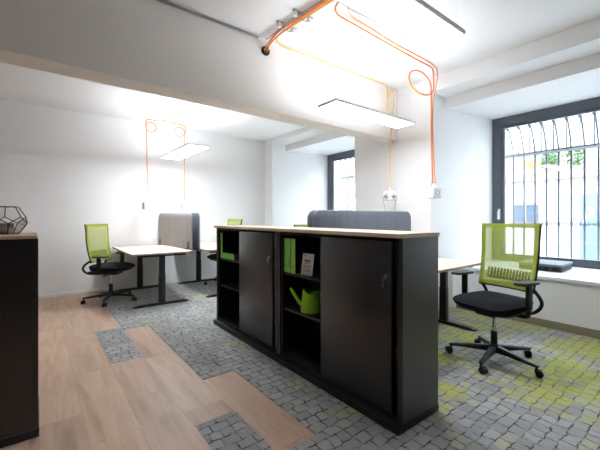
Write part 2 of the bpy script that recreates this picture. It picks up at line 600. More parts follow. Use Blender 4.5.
f = MB().box((XL, YF, -0.12), (XO, YB + 0.2, 0.0)).build('floor', M['vinyl'])
struct(f, 'oak coloured vinyl plank floor', 'floor')
G0, GW = 0.470, 0.2525
cp = MB()
for x0, x1, y0, y1 in ((G0 + 3 * GW, XA, YF, YB), (G0 + 2 * GW, G0 + 3 * GW, 2.44, YB), (G0 + 2 * GW, G0 + 3 * GW, YF, 1.43),
                       (G0 + GW, G0 + 2 * GW, 4.06, YB), (G0 + GW, G0 + 2 * GW, 0.93, 1.925), (G0, G0 + GW, 3.18, 4.16)):
    cp.box((x0, y0, -0.01), (x1, y1, 0.003))
struct(cp.build('floor_carpet', M['carpet']), 'grey cobble patterned carpet planks with moss yellow patches', 'carpet')

struct(MB().box((XL - 0.2, YB, -0.12), (XO, YB + 0.2, 3.3)).build('wall_back', M['wall']), 'white back wall', 'wall')
struct(MB().box((XL - 0.2, YF - 0.2, -0.12), (XL, YB, 3.3)).build('wall_left', M['wall']), 'white wall at the left end', 'wall')
struct(MB().box((XL, YF - 0.2, -0.12), (XO, YF, 3.3)).build('wall_front', M['wall_grey']), 'grey wall behind the viewer', 'wall')
w = MB()
w.box((XW, YF, -0.12), (XO, N1[0], 2.82))
w.prism([(XW, 2.365), (XG, N1[1]), (XO, N1[1]), (XO, N2[0]), (XW, N2[0])], -0.12, 2.82, 'z')
w.box((XW, N2[1], -0.12), (XO, YB, 2.82))
w.box((XW, YF, 2.82), (XO, YB, 3.3))
for y0, y1 in (N1, N2):
    w.box((XA, y0, -0.12), (XO, y1 + (0.06 if y0 < 0 else 0), SILL - 0.04))
    w.prism([(XLI, 2.82), (XLI, 2.675), (XG, LINT), (XO, LINT), (XO, 2.82)], y0, y1 + (0.08 if y0 < 0 else 0), 'y')
struct(w.build('wall_right', M['wall']), 'thick white window wall with deep niches', 'wall')
cl = MB()
cl.box((XL, YF, CF), (XW, 2.90, 3.3))
cl.box((XL, 3.05, CB), (XW, YB, 3.3))
struct(cl.build('ceiling', M['ceiling']), 'white plastered ceiling', 'ceiling')
bmx = MB()
HX0, HX1, HZ0, HZ1 = 1.745, 1.835, 2.855, 2.925       # opening where the cables pass through
bmx.box((XL, 2.87, 2.295), (HX0, 3.10, 3.25)); bmx.box((HX1, 2.87, 2.295), (XW, 3.10, 3.25))
bmx.box((HX0, 2.87, 2.295), (HX1, 3.10, HZ0)); bmx.box((HX0, 2.87, HZ1), (HX1, 3.10, 3.25))
bmesh.ops.remove_doubles(bmx.bm, verts=bmx.bm.verts, dist=1e-5)
struct(bmx.build('ceiling_beam', M['wall_beam']), 'deep white concrete beam across the ceiling', 'beam')

struct(MB().box((XL, YB - 0.014, 0.0), (XW, YB, 0.062), 0.004, 2).build('baseboard_back', M['skirt_white']), 'low white skirting on the back wall', 'skirting')
bb = MB()
for y0, y1 in (N1, N2):
    bb.box((XA - 0.016, y0, 0.0), (XA, y1, 0.085), 0.003, 1)
struct(bb.build('baseboard_right', M['skirt_tan']), 'tan wooden skirting below the window sills', 'skirting')

def window(idx, y0, y1):
    wn = bpy.data.objects.new('window_%d' % idx, None)
    C.objects.link(wn)
    wn.location = (XG, y0, SILL)
    struct(wn, ('wide anthracite framed window beside the green chair' if idx == 1 else 'anthracite framed window behind the pier, half hidden'), 'window')
    L, Hh = y1 - y0, LINT - SILL
    fr = MB()
    t = 0.12
    fr.box((0, 0, 0), (0.09, t, Hh)); fr.box((0, L - t, 0), (0.09, L, Hh))
    fr.box((0, t, Hh - t), (0.09, L - t, Hh)); fr.box((0, t, 0), (0.09, L - t, 0.075))
    fr.build('window_frame', M['anthracite'], wn)
    sa = MB()
    q = 0.055
    a0, a1, b0, b1 = t - 0.01, L - t + 0.01, 0.065, Hh - t + 0.01
    sa.box((0.015, a0, b0), (0.075, a0 + q, b1), 0.004, 1); sa.box((0.015, a1 - q, b0), (0.075, a1, b1), 0.004, 1)
    sa.box((0.015, a0 + q, b1 - q), (0.075, a1 - q, b1), 0.004, 1); sa.box((0.015, a0 + q, b0), (0.075, a1 - q, b0 + q * 0.7), 0.004, 1)
    s = sa.build('window_sash', M['anthracite'], wn)
    MB().box((0.040, a0 + 0.03, b0 + 0.02), (0.046, a1 - 0.03, b1 - 0.03)).build('window_pane', M['glass'], wn)
    h = MB()
    yy = L - 0.10
    h.box((-0.012, yy - 0.016, 0.62), (0.0, yy + 0.016, 0.78), 0.004, 2)
    h.cyl((-0.04, yy, 0.735), (-0.005, yy, 0.735), 0.009, seg=12)
    h.box((-0.05, yy - 0.011, 0.62), (-0.036, yy + 0.011, 0.745), 0.005, 2)
    h.build('window_handle', M['white_plastic'], wn)
    MB().box((XA - 0.03 - XG, 0, -0.04), (0.0, L + (0.05 if idx == 1 else 0), 0.0), 0.004, 2).build('window_sill', M['sill'], wn)
window(1, *N1)
window(2, *N2)

# ------------------------------------------------------------------ iron grilles outside the windows
def grille(y0, y1, label):
    L = y1 - y0
    g = thing('window_grille', label, 'grille', (5.92, y0, SILL - 0.1), 0, 'wrought iron window grilles')
    Z1, Z2, Zr = 2.30, 1.74, 0.60
    n = max(3, int(round(L / 0.155)))
    for i in range(n):
        y = L * (i + 0.5) / n
        MB().tube([(0.24, y, 0.05), (0.24, y, Z2 + 0.02)], 0.015, 8).build('bar', M['iron'], g)
        b = MB()
        b.tube([(0.0, y, Z2 - 0.02), (0.0, y, Z1)], 0.009, 6)
        b.tube(smooth_pts([(0.0, y, Z1 - 0.14), (0.045, y, Z1 - 0.135), (0.12, y, Z1 - 0.25), (0.20, y, Z1 - 0.42), (0.24, y, Z2)], 5), 0.012, 8)
        b.ball((-0.005, y, Z1 - 0.14), 0.027, 10)
        b.build('scroll', M['iron'], g)
    r = MB(); r.box((-0.008, -0.05, Z2 - 0.012), (0.252, L + 0.05, Z2 + 0.008)); r.build('rail', M['iron'], g)
    r = MB(); r.box((0.23, -0.05, 0.10), (0.25, L + 0.05, 0.122)); r.build('rail', M['iron'], g)
    r = MB(); r.box((-0.008, -0.05, Z1 - 0.02), (0.008, L + 0.05, Z1)); r.build('rail', M['iron'], g)
    o = MB()
    o.box((0.232, -0.05, Zr + 0.05), (0.248, L + 0.05, Zr + 0.062))
    for i in range(n):
        y = L * (i + 0.5) / n
        for s in (-1, 1):
            o.tube(smooth_pts([(0.24, y, Zr + 0.056), (0.24, y + s * 0.03, Zr + 0.086), (0.24, y + s * 0.06, Zr + 0.06), (0.24, y + s * 0.035, Zr + 0.03), (0.24, y, Zr + 0.056)], 4), 0.007, 6)
    o.build('ornament', M['iron'], g)
grille(*N1, 'wrought iron bars outside the wide window beside the green chair')
grille(*N2, 'wrought iron bars outside the far window past the pier')

# ------------------------------------------------------------------ street outside
struct(MB().box((XO, -8, -0.5), (16, 22, -0.25)).build('ground_outside', M['asphalt']), 'pale street outside the windows', 'street')
bx = 11.0
bd = thing('building', 'white rendered house across the street behind the bars', 'building', (bx, 6.0, -0.25))
def bl(y): return y - 6.0
MB().box((0, -10, 0), (0.6, 12, 5.4)).build('facade', M['facade'], bd)
MB().box((-0.20, -10, 2.48), (0.02, 12, 2.66), 0.01, 1).build('ledge', M['ledge'], bd)
def fwin(y0, y1, z0, z1, mat):
    k = MB()
    k.box((-0.05, bl(y0) - 0.05, z0 + 0.2), (0.01, bl(y1) + 0.05, z0 + 0.25)); k.box((-0.05, bl(y0) - 0.05, z1 + 0.25), (0.01, bl(y1) + 0.05, z1 + 0.30))
    k.box((-0.05, bl(y0) - 0.05, z0 + 0.25), (0.01, bl(y0), z1 + 0.25)); k.box((-0.05, bl(y1), z0 + 0.25), (0.01, bl(y1) + 0.05, z1 + 0.25))
    ym = bl((y0 + y1) / 2)
    k.box((-0.045, ym - 0.02, z0 + 0.25), (0.01, ym + 0.02, z1 + 0.25))
    fr = k.build('window', M['ledge'], bd)
    MB().box((-0.03, bl(y0), z0 + 0.25), (0.01, bl(y1), z1 + 0.25)).build('pane', mat, fr)
fwin(3.30, 3.96, 1.08, 1.58, M['pane_dark'])
fwin(2.85, 3.35, 2.75, 3.7, M['pane_light'])
fwin(10.2, 10.9, 2.75, 3.7, M['pane_light'])
fwin(10.3, 11.2, 0.9, 1.7, M['pane_dark'])
dr = MB().box((-0.06, bl(2.03), 0.0), (0.01, bl(2.40), 2.05), 0.008, 1).build('door', M['blue_door'], bd)
for yy, zz, a, b in ((2.16, 1.50, 0.09, 0.10), (2.28, 1.44, 0.08, 0.12), (2.20, 1.66, 0.10, 0.07), (2.30, 1.30, 0.07, 0.09)):
    MB().box((-0.066, bl(yy) - a / 2, zz), (-0.058, bl(yy) + a / 2, zz + b)).build('notice', M['paper'], dr)
tag(MB().box((-0.035, -0.16, 0), (0.0, 0.16, 0.20), 0.005, 1).build('wall_sign', M['yellow_sign'], None), 'small yellow sign on the white house outside', 'sign').location = (bx, 3.48, 2.62)
def shrub(y, z, r, label):
    t = thing('potted_shrub', label, 'shrub', (bx - 0.125, y, z + 0.001), 0, 'shrubs on the ledge outside')
    MB().box((-0.04, -0.16, 0), (0.06, 0.16, 0.10), 0.006, 1).build('planter', M['ledge'], t)
    lf = MB()
    for i in range(260):
        a, b = random.uniform(0, 2 * PI), math.acos(random.uniform(-1, 1))
        rr = r * random.uniform(0.5, 1)
        c = V((rr * 0.28 * math.sin(b) * math.cos(a) - 0.02, rr * 0.8 * math.sin(b) * math.sin(a), 0.1 + r * 0.9 + rr * math.cos(b)))
        q = Matrix.Rotation(random.uniform(0, 6), 3, V((random.random(), random.random(), random.random())).normalized())
        s = 0.035
        lf.face([V((min(w_.x, 0.06), w_.y, w_.z)) for w_ in [c + q @ V(p) * s for p in ((-1, -0.4, 0), (0.2, -0.5, 0.1), (1.1, 0, 0), (0.2, 0.5, 0.1), (-1, 0.4, 0))]])
    lf.build('foliage', M['leaf'], t)
shrub(3.05, 2.41, 0.27, 'pale green shrub on the ledge, the left one through the wide window')
shrub(2.50, 2.41, 0.32, 'pale green shrub on the ledge, the right one through the wide window')

# ------------------------------------------------------------------ black tambour cabinets
CW, CD, CH = 1.25, 0.388, 1.103
def cabinet(label, loc, rz=0.0):
    t = thing('tambour_cabinet', label, 'cabinet', loc, rz, 'black tambour cabinets')
    z0 = 0.05
    MB().box((-0.022, 0.0, 0.003), (CD + 0.006, CW + 0.004, z0), 0.002, 1).build('plinth', M['black_metal'], t)
    MB().box((0.016, 0, z0), (CD, 0.026, CH), 0.0015, 1).build('side_panel', M['black'], t)
    MB().box((0.016, CW - 0.026, z0), (CD, CW, CH), 0.0015, 1).build('side_panel', M['black'], t)
    MB().box((CD - 0.018, 0.026, z0), (CD - 0.004, CW - 0.026, CH)).build('back_panel', M['black'], t)
    MB().box((0.020, 0.026, z0), (CD - 0.018, CW - 0.026, z0 + 0.024)).build('bottom_panel', M['black_metal'], t)
    MB().box((0.020, 0.026, CH - 0.024), (CD - 0.018, CW - 0.026, CH)).build('top_panel', M['black_in'], t)
    for z in (0.46, 0.76):
        MB().box((0.044, 0.028, z - 0.022), (CD - 0.02, CW - 0.028, z), 0.002, 1).build('shelf', M['black_metal'], t)
    for y in (0.030, CW - 0.050):
        MB().box((0.028, y, z0 + 0.024), (0.042, y + 0.018, CH - 0.024)).build('door_track', M['black_metal'], t)
    d = MB().box((0.018, 0.080, z0 + 0.026), (0.035, 0.702, CH - 0.026), 0.003, 2).build('tambour_door', M['black'], t)
    lk = MB()
    lk.cyl((0.0050, 0.112, 0.872), (0.0190, 0.112, 0.872), 0.0145, seg=20, bev=0.002)
    lk.box((0.0020, 0.1095, 0.864), (0.0060, 0.1145, 0.880))
    lk.build('lock', M['steel'], d)
    ky = MB()
    ky.tube([V((-0.0020, 0.116 + 0.010 * math.cos(a), 0.866 + 0.010 * math.sin(a))) for a in [2 * PI * k / 16 for k in range(16)]], 0.0014, 6, True)
    ky.cyl((-0.0010, 0.122, 0.852), (-0.0040, 0.122, 0.852), 0.011, seg=16)
    ky.box((-0.0040, 0.118, 0.812), (-0.0010, 0.126, 0.845), 0.001, 1)
    ky.box((-0.0040, 0.124, 0.814), (-0.0010, 0.130, 0.826))
    ky.build('key', M['chrome'], d)
    return t
cab1 = cabinet('black tambour cabinet holding the watering can, its door closed on the near half', (1.600, 1.138, 0.0))
cab2 = dup(cab1, (1.600, 2.398, 0.0), 0.0, 'black tambour cabinet at the far end of the sideboard, two green binders inside')
cab3 = dup(cab1, (-0.003 - CW, 2.372 + CD, 0.0), -PI / 2, 'black cabinet standing alone with a terrarium on top')
tag(MB().box((1.585, 1.130, CH), (1.992, 3.655, CH + 0.025), 0.002, 1).build('worktop', M['board'], None, loc=(1.8, 2.4, CH)), 'long maple worktop across the two black cabinets', 'worktop')
tag(MB().box((-0.025 - CW, 2.362, CH), (-0.009, 2.372 + CD + 0.015, CH + 0.019), 0.002, 1).build('cabinet_top', M['board_x'], None, loc=(-0.6, 2.6, CH)), 'maple top board of the lone cabinet under the terrarium', 'worktop')

# binders
def binder(name_label, loc, mat, hh=0.285, wd=0.055, dp=0.26, lying=False, mark=False, first=None):
    t = thing('ring_binder', name_label, 'binder', loc, 0, 'green ring binders')
    cv = MB()
    cv.box((0.004, 0, 0), (dp, 0.003, hh))
    cv.build('cover', M['black_plastic'], t)
    MB().box((0.004, wd - 0.003, 0), (dp, wd, hh)).build('cover', M['black_plastic'], t)
    MB().box((-0.001, 0, 0), (0.004, wd, hh), 0.0012, 1).build('spine', mat, t)
    MB().box((0.008, 0.006, 0.006), (dp - 0.05, wd - 0.008, hh - 0.05)).build('pages', M['paper'], t)
    MB().tube([V((-0.001, wd / 2 + 0.010 * math.cos(a), 0.055 + 0.010 * math.sin(a))) for a in [2 * PI * k / 14 for k in range(14)]], 0.0015, 5, True).build('finger_ring', M['steel'], t)
    if mark:
        MB().box((-0.001, wd / 2 - 0.012, 0.082), (0.001, wd / 2 + 0.012, 0.112)).build('sticker', M['binder_mark'], t)
    if lying:
        t.rotation_euler = (PI / 2, 0, 0)
    return t
bx0 = 1.648
binder('upright green spined binder against the cabinet side, leftmost of the three beside the white sign', (bx0, 2.302, 0.761), M['binder'][0])
binder('upright green spined binder with a red sticker on its spine, between two others', (bx0 - 0.004, 2.244, 0.761), M['binder'][1], mark=True)
binder('upright green spined binder nearest the white sign', (bx0, 2.187, 0.761), M['binder'][2])
binder('upright green spined binder at the far end of the sideboard', (bx0, 3.562, 0.761), M['binder'][0])
b5 = binder('green spined binder lying flat on the shelf beside an upright one', (bx0, 3.555, 0.761), M['binder'][1], wd=0.062, lying=True)

# small sign in its stand
sg = thing('sign_holder', 'small white printed card in a clear stand beside three binders', 'sign', (1.665, 2.062, 0.761), math.radians(9))
tilt = Matrix.Rotation(math.radians(9), 4, 'Y')
MB().box((0.0, -0.060, 0.004), (0.0016, 0.060, 0.174), mat=tilt).build('card', M['paper'], sg)
st = MB()
st.box((-0.004, -0.063, 0.002), (-0.002, 0.063, 0.05), mat=tilt)
st.box((0.004, -0.063, 0.002), (0.006, 0.063, 0.176), mat=tilt)
st.box((-0.035, -0.063, 0.0), (0.065, 0.063, 0.003))
st.build('stand', M['acrylic'], sg)
tx = MB()
def stroke(y0, z0, y1, z1, wdt):
    a, b = V((-0.0009, y0, z0)), V((-0.0009, y1, z1))
    d = (b - a).normalized(); n = V((0, -d.z, d.y)) * wdt / 2
    for p in (a, b): pass
    tx.bm.faces.new([tx.bm.verts.new(tilt @ q) for q in (a + n, a - n, b - n, b + n)])
stroke(0.045, 0.160, 0.015, 0.160, 0.004)
random.seed(3)
yy = 0.030
pts = [(0.032, 0.110), (0.026, 0.128), (0.022, 0.108), (0.014, 0.124), (0.008, 0.110), (0.0, 0.122), (-0.006, 0.107), (-0.014, 0.126), (-0.020, 0.110), (-0.030, 0.120)]
for p, q in zip(pts, pts[1:]): stroke(p[0], p[1], q[0], q[1], 0.006)
stroke(0.028, 0.098, -0.026, 0.101, 0.004)
for i, z in enumerate((0.080, 0.071, 0.062, 0.050, 0.041, 0.032)):
    y = 0.050
    end = -0.048 + 0.02 * random.random()
    while y > end:
        l = random.uniform(0.006, 0.016)
        stroke(y, z, max(y - l, end), z, 0.0034)
        y -= l + 0.004
tx.build('printed_text', M['ink'], sg)

# watering can
wc = thing('watering_can', 'lime green plastic watering can on the middle shelf', 'watering can', (1.725, 2.080, 0.461), math.radians(40))
b = bmesh.new(); seg = 40
prof = [(0.0, 0.0), (0.074, 0.0), (0.082, 0.008), (0.081, 0.02), (0.075, 0.08), (0.068, 0.135), (0.063, 0.175)]
rings = []
for r, z in prof[1:]:
    ring = []
    for k in range(seg):
        a = 2 * PI * k / seg
        zz = z
        if z > 0.1:      # the rim rises into a peak over the spout and dips in the middle
            zz = z + (z - 0.1) / 0.075 * (0.012 * math.cos(a - PI / 2) * 1.0 - 0.020 * (math.sin(a) < 0.6) * (1 - abs(math.sin(a))))
        ring.append(b.verts.new((r * math.cos(a), r * math.sin(a), zz)))
    rings.append(ring)
for A, B in zip(rings, rings[1:]):
    for k in range(seg): b.faces.new((A[k], A[(k + 1) % seg], B[(k + 1) % seg], B[k]))
b.faces.new(rings[0][::-1])
bmesh.ops.recalc_face_normals(b, faces=b.faces)
bmesh.ops.solidify(b, geom=list(b.faces), thickness=0.003)
mb = MB(); mb._merge(b); mb.build('body', M['can'], wc)
MB().tube(smooth_pts([(0, 0.060, 0.045), (-0.005, 0.095, 0.080), (-0.01, 0.150, 0.165), (-0.012, 0.163, 0.188)], 6), lambda t: 0.019 - 0.011 * t, 14).build('spout', M['can'], wc)
MB().tube(smooth_pts([(0, -0.060, 0.165), (0, -0.105, 0.168), (0, -0.125, 0.12), (0, -0.105, 0.06), (0, -0.074, 0.04)], 6), 0.009, 10, flat=0.7).build('handle', M['can'], wc)

# ------------------------------------------------------------------ desks
def desk(label, loc, rz, L, D=0.80):
    t = thing('desk', label, 'desk', loc, rz, 'maple topped desks with black T legs')
    H = 0.735
    tp = MB().box((-L / 2, -D / 2, H - 0.024), (L / 2, D / 2, H), 0.002, 1).build('tabletop', M['desk_top'], t)
    e = MB()
    for s in (-1, 1):
        e.box((-L / 2 - 0.001, s * D / 2 - 0.001, H - 0.0235), (L / 2 + 0.001, s * D / 2 + 0.001, H - 0.001))
        e.box((s * L / 2 - 0.001, -D / 2 - 0.001, H - 0.0235), (s * L / 2 + 0.001, D / 2 + 0.001, H - 0.001))
    e.build('edge_band', M['desk_edge'], tp)
    for s in (-1, 1):
        x = s * (L / 2 - 0.10)
        lg = MB()
        lg.box((x - 0.030, -0.042, 0.035), (x + 0.030, 0.042, 0.42), 0.004, 2)
        lg.box((x - 0.026, -0.037, 0.40), (x + 0.026, 0.037, H - 0.05), 0.003, 1)
        lg.box((x - 0.03, -D / 2 + 0.08, H - 0.056), (x + 0.03, D / 2 - 0.08, H - 0.024))
        lo = lg.build('leg', M['black_metal'], t)
        ft = MB()
        ft.prism([(-0.37, 0.006), (0.37, 0.006), (0.37, 0.018), (0.30, 0.034), (-0.30, 0.034), (-0.37, 0.018)], x - 0.036, x + 0.036, 'x', 0.003, 2)
        for q in (-0.33, 0.33):
            ft.cyl((x, q, 0.003), (x, q, 0.010), 0.022, seg=14)
        ft.build('foot', M['black_metal'], lo)
    cb = MB()
    for q in (-0.13, 0.13):
        cb.box((-L / 2 + 0.12, q - 0.02, H - 0.056), (L / 2 - 0.12, q + 0.02, H - 0.028))
    cb.build('crossbar', M['black_metal'], t)
    MB().box((-0.12, 0.19, H - 0.072), (0.22, 0.30, H - 0.026), 0.004, 1).build('control_box', M['black_plastic'], t)
    hs = MB()
    hs.box((-0.42, -D / 2 + 0.02, H - 0.046), (-0.32, -D / 2 + 0.07, H - 0.024), 0.004, 1)
    hs.build('height_switch', M['black_plastic'], t)
    return t
desk('maple desk by the back wall, in front of the far left green chair', (1.36, 5.55, 0.0), -PI / 2, 1.50)
desk('maple desk behind the grey divider screens, half hidden by the sideboard', (2.385, 5.55, 0.0), PI / 2, 1.50)
desk('maple desk end showing between the sideboard and the near green chair', (2.985, 2.05, 0.0), 0, 1.63)
desk('maple desk on the far side of the screens behind the sideboard', (2.985, 3.02, 0.0), PI, 1.63)

# ------------------------------------------------------------------ divider screens
def screen(label, loc, rz, L, mat, side, z0=0.70):
    t = thing('divider_screen', label, 'divider screen', loc, rz, 'felt desk divider screens')
    z1, r = 1.29, 0.085
    MB().prism(rrect(-L / 2, z0, L / 2, z1, r, 8, (0, 0, 1, 1)), -0.013, 0.013, 'y', 0.006, 2).build('felt_panel', mat, t)
    ol = [V((p[0], 0, p[1])) for p in rrect(-L / 2, z0, L / 2, z1, r, 8, (0, 0, 1, 1))]
    ol = ol[1:] + ol[:1]
    MB().tube(ol, 0.0085, 6).build('edge_piping', M['piping'], t)
    for x in (-L / 2 + 0.09, L / 2 - 0.09):
        k = MB()
        k.box((x - 0.018, side * 0.013, z0), (x + 0.018, side * 0.020, 0.84), 0.002, 1)
        k.box((x - 0.018, side * 0.013, z0), (x + 0.018, side * 0.06, z0 + 0.008))
        k.box((x - 0.018, -side * 0.020, z0), (x + 0.018, -side * 0.013, 0.84), 0.002, 1)
        k.build('clamp', M['clampm'], t)
    return t
screen('grey felt divider screen clamped to the desk by the back wall', (1.772, 5.69, 0.0), -PI / 2 + R(6.5), 1.25, M['felt'], -1, 0.737)
screen('blue grey felt screen just behind the pale grey screen', (1.958, 5.66, 0.0), -PI / 2, 1.22, M['felt_blue'], 1)
screen('grey felt divider screen rising behind the sideboard worktop', (2.90, 2.495, 0.0), 0, 1.60, M['felt_blue'], -1)
screen('second felt screen edging out behind the one over the worktop', (2.90, 2.575, 0.0), 0, 1.60, M['felt_blue'], 1)

# ------------------------------------------------------------------ office chair (faces +x)
def chair(label, loc, face, base_ang, rise=0.0, drop=0.0):
    t = thing('office_chair', label, 'office chair', loc, face, 'green mesh office chairs')
    # five star base
    bs = MB()
    bs.lathe([(0.0, 0.075), (0.032, 0.075), (0.038, 0.085), (0.038, 0.130), (0.030, 0.145), (0.0, 0.145)], 20)
    for k in range(5):
        a = base_ang - face + 2 * PI * k / 5
        m = Matrix.Rotation(a, 4, 'Z')
        prof = [(0.02, 0.082), (0.34, 0.066), (0.345, 0.082), (0.33, 0.090), (0.02, 0.132)]
        b = bmesh.new()
        st = []
        for (x, hw, zb, zt) in ((0.02, 0.030, 0.082, 0.134), (0.12, 0.024, 0.083, 0.122), (0.24, 0.020, 0.079, 0.106), (0.335, 0.017, 0.074, 0.094), (0.350, 0.012, 0.076, 0.090)):
            st.append([b.verts.new(p) for p in ((x, -hw, zb), (x, hw, zb), (x, hw, (zb + 2 * zt) / 3), (x, hw * 0.6, zt), (x, -hw * 0.6, zt), (x, -hw, (zb + 2 * zt) / 3))])
        for A, B in zip(st, st[1:]):
            for q in range(6): b.faces.new((A[q], A[(q + 1) % 6], B[(q + 1) % 6], B[q]))
        b.faces.new(st[0][::-1]); b.faces.new(st[-1])
        bmesh.ops.recalc_face_normals(b, faces=b.faces)
        bs._merge(b, m)
    bs.build('star_base', M['black_plastic'], t)
    for k in range(5):
        a = base_ang - face + 2 * PI * k / 5
        c = V((0.335 * math.cos(a), 0.335 * math.sin(a), 0))
        sw = a + 0.9 + 0.5 * math.sin(3 * k + 1)
        m = Matrix.Translation(c) @ Matrix.Rotation(sw, 4, 'Z')
        cs = MB()
        cs.cyl(c + V((0, 0, 0.05)), c + V((0, 0, 0.078)), 0.008, seg=10)
        tmp = MB()
        for s in (-1, 1):
            tmp.cyl((0.018, s * 0.006, 0.0295), (0.018, s * 0.025, 0.0295), 0.0265, seg=20, bev=0.004)
        tmp.box((-0.012, -0.007, 0.026), (0.034, 0.007, 0.062), 0.005, 2)
        tmp.cyl((0.018, -0.022, 0.034), (0.018, 0.022, 0.034), 0.024, seg=20)
        me = bpy.data.meshes.new('tmp'); tmp.bm.to_mesh(me); tmp.bm.free()
        bb_ = bmesh.new(); bb_.from_mesh(me); bpy.data.meshes.remove(me)
        cs._merge(bb_, m)
        cs.build('caster', M['black_plastic'], t)
    ps = MB()
    ps.cyl((0, 0, 0.13), (0, 0, 0.255), 0.026, seg=20, bev=0.003)
    po = ps.build('gas_lift', M['black_plastic'], t)
    MB().cyl((0, 0, 0.25), (0, 0, 0.42), 0.014, seg=18).build('piston', M['chrome'], po)
    mc = MB()
    mc.box((-0.10, -0.085, 0.395), (0.13, 0.085, 0.445), 0.012, 3)
    mc.box((-0.05, -0.20, 0.425), (0.05, 0.20, 0.449), 0.006, 2)
    mc.cyl((0.05, -0.085, 0.415), (0.05, -0.23, 0.405), 0.006, seg=10)
    mc.box((0.03, -0.26, 0.398), (0.07, -0.215, 0.410), 0.004, 2)
    mo = mc.build('mechanism', M['black_plastic'], t)
    MB().box((-0.03, -0.030, 0.388), (0.05, 0.030, 0.398), 0.003, 1).build('base_plate', M['steel'], mo)
    # seat
    b = bmesh.new()
    nu, nv = 18, 18
    vt, vb = [], []
    for i in range(nu + 1):
        ru, rb = [], []
        for j in range(nv + 1):
            u, v = -1 + 2 * i / nu, -1 + 2 * j / nv
            # squircle footprint
            k = 4.2
            n = (abs(u) ** k + abs(v) ** k) ** (1 / k)
            mx = max(abs(u), abs(v))
            sc = mx / n if n > 1e-6 else 1
            x, y = u * sc * 0.258 + 0.025, v * sc * 0.255
            if x < 0: y *= 1 - 0.10 * (x / 0.245) ** 2
            edge = mx ** 6
            zt = 0.555 - 0.012 * (1 - v * v) * (1 - u * u) - 0.034 * edge - 0.020 * max(0, u) ** 3 + 0.008 * (u < 0) * u * u
            ru.append(b.verts.new((x, y, zt)))
            sh = 0.985 - 0.035 * edge
            rb.append(b.verts.new((x * sh, y * sh, 0.458 + 0.018 * edge)))
        vt.append(ru); vb.append(rb)
    for i in range(nu):
        for j in range(nv):
            b.faces.new((vt[i][j], vt[i + 1][j], vt[i + 1][j + 1], vt[i][j + 1]))
            b.faces.new((vb[i][j], vb[i][j + 1], vb[i + 1][j + 1], vb[i + 1][j]))
    loop = [(i, 0) for i in range(nu)] + [(nu, j) for j in range(nv)] + [(i, nv) for i in range(nu, 0, -1)] + [(0, j) for j in range(nv, 0, -1)]
    for (a, c), (d, e) in zip(loop, loop[1:] + loop[:1]):
        b.faces.new((vt[a][c], vb[a][c], vb[d][e], vt[d][e]))
    bmesh.ops.recalc_face_normals(b, faces=b.faces)
    mb = MB(); mb._merge(b); so = mb.build('seat', M['seat'], t, 60)
    MB().prism(rrect(-0.225, -0.225, 0.215, 0.225, 0.07), 0.440, 0.456, 'z', 0.004, 2).build('seat_pan', M['black_plastic'], so)
    # backrest: a slightly curved mesh in a thin frame
    ZB, ZT = 0.605 + rise * 0.5, 1.145 + rise
    def bp(u, w, off=0.0):      # u across -1..1, w up 0..1
        hw = 0.238 + 0.016 * w
        y = u * hw
        x = -0.165 - 0.075 * w - 0.045 * math.sin(PI * min(1, w * 1.2)) * 0.4 + 0.032 * u * u + off
        return V((x, y, ZB + (ZT - ZB) * w))
    nb = 14
    MB().sheet([[bp(-1 + 2 * j / nb, 0.03 + 0.94 * i / nb) for j in range(nb + 1)] for i in range(nb + 1)], 0.002).build('backrest_mesh', M['green_mesh'], t, 60)
    bd_ = MB()
    for s in (-1, 1):
        bd_.sheet([[bp(s * u, 0.02 + 0.97 * i / nb, 0.004) for u in (0.86, 0.93, 1.0)] for i in range(nb + 1)], 0.003)
    bd_.sheet([[bp(-1 + 2 * j / nb, w_, 0.004) for j in range(nb + 1)] for w_ in (0.94, 0.97, 1.0)], 0.003)
    bd_.sheet([[bp(-1 + 2 * j / nb, w_, 0.004) for j in range(nb + 1)] for w_ in (0.0, 0.03, 0.07)], 0.003)
    bd_.build('mesh_border', M['green_band'], t, 60)
    fm = MB()
    for s in (-1, 1):
        fm.tube([bp(s * 1.0, i / 12, -0.008) for i in range(13)], 0.0085, 8)
    fm.tube([bp(-1 + 2 * j / 12, 0.0, -0.008) for j in range(13)], 0.014, 10)
    fm.build('back_frame', M['black_plastic'], t)
    lb = MB()
    lb.tube([bp(-0.78 + 1.56 * j / 12, 0.12, -0.014) for j in range(13)], 0.010, 8)
    for j in range(14):
        u = -0.74 + 1.48 * j / 13
        lb.tube([bp(u, 0.11, -0.014), bp(u, 0.18, -0.010), bp(u, 0.27, -0.014)], 0.0095, 6)
    lb.build('lumbar_support', M['black_plastic'], t)
    for s in (-1, 1):
        MB().tube(smooth_pts([bp(s * 0.98, 0.03, -0.010), V((-0.222, s * 0.240, 0.560)), V((-0.252, s * 0.240, 0.505)), V((-0.228, s * 0.226, 0.455)), V((-0.18, s * 0.185, 0.425)), V((-0.04, s * 0.12, 0.420))], 5), 0.0145, 10).build('back_carrier', M['black_plastic'], t)
    for s in (-1, 1):
        am = MB()
        am.box((-0.025, s * 0.285 - 0.013, 0.50), (0.030, s * 0.285 + 0.016, 0.70 - drop), 0.007, 2)
        am.tube(smooth_pts([(0.0, s * 0.17, 0.438), (0.0, s * 0.26, 0.440), (0.002, s * 0.284, 0.47), (0.002, s * 0.285, 0.52)], 5), 0.020, 10, flat=0.8)
        ao = am.build('armrest', M['black_plastic'], t)
        MB().prism([(p[0], p[1] + s * 0.285) for p in rrect(-0.085, -0.045, 0.145, 0.045, 0.030)], 0.698 - drop, 0.722 - drop, 'z', 0.007, 3).build('arm_pad', M['grey_pad'], ao)
    return t
ch1 = chair('green mesh office chair facing left in front of the window', (3.07, 1.25, 0.0), R(168), R(43), 0.02)
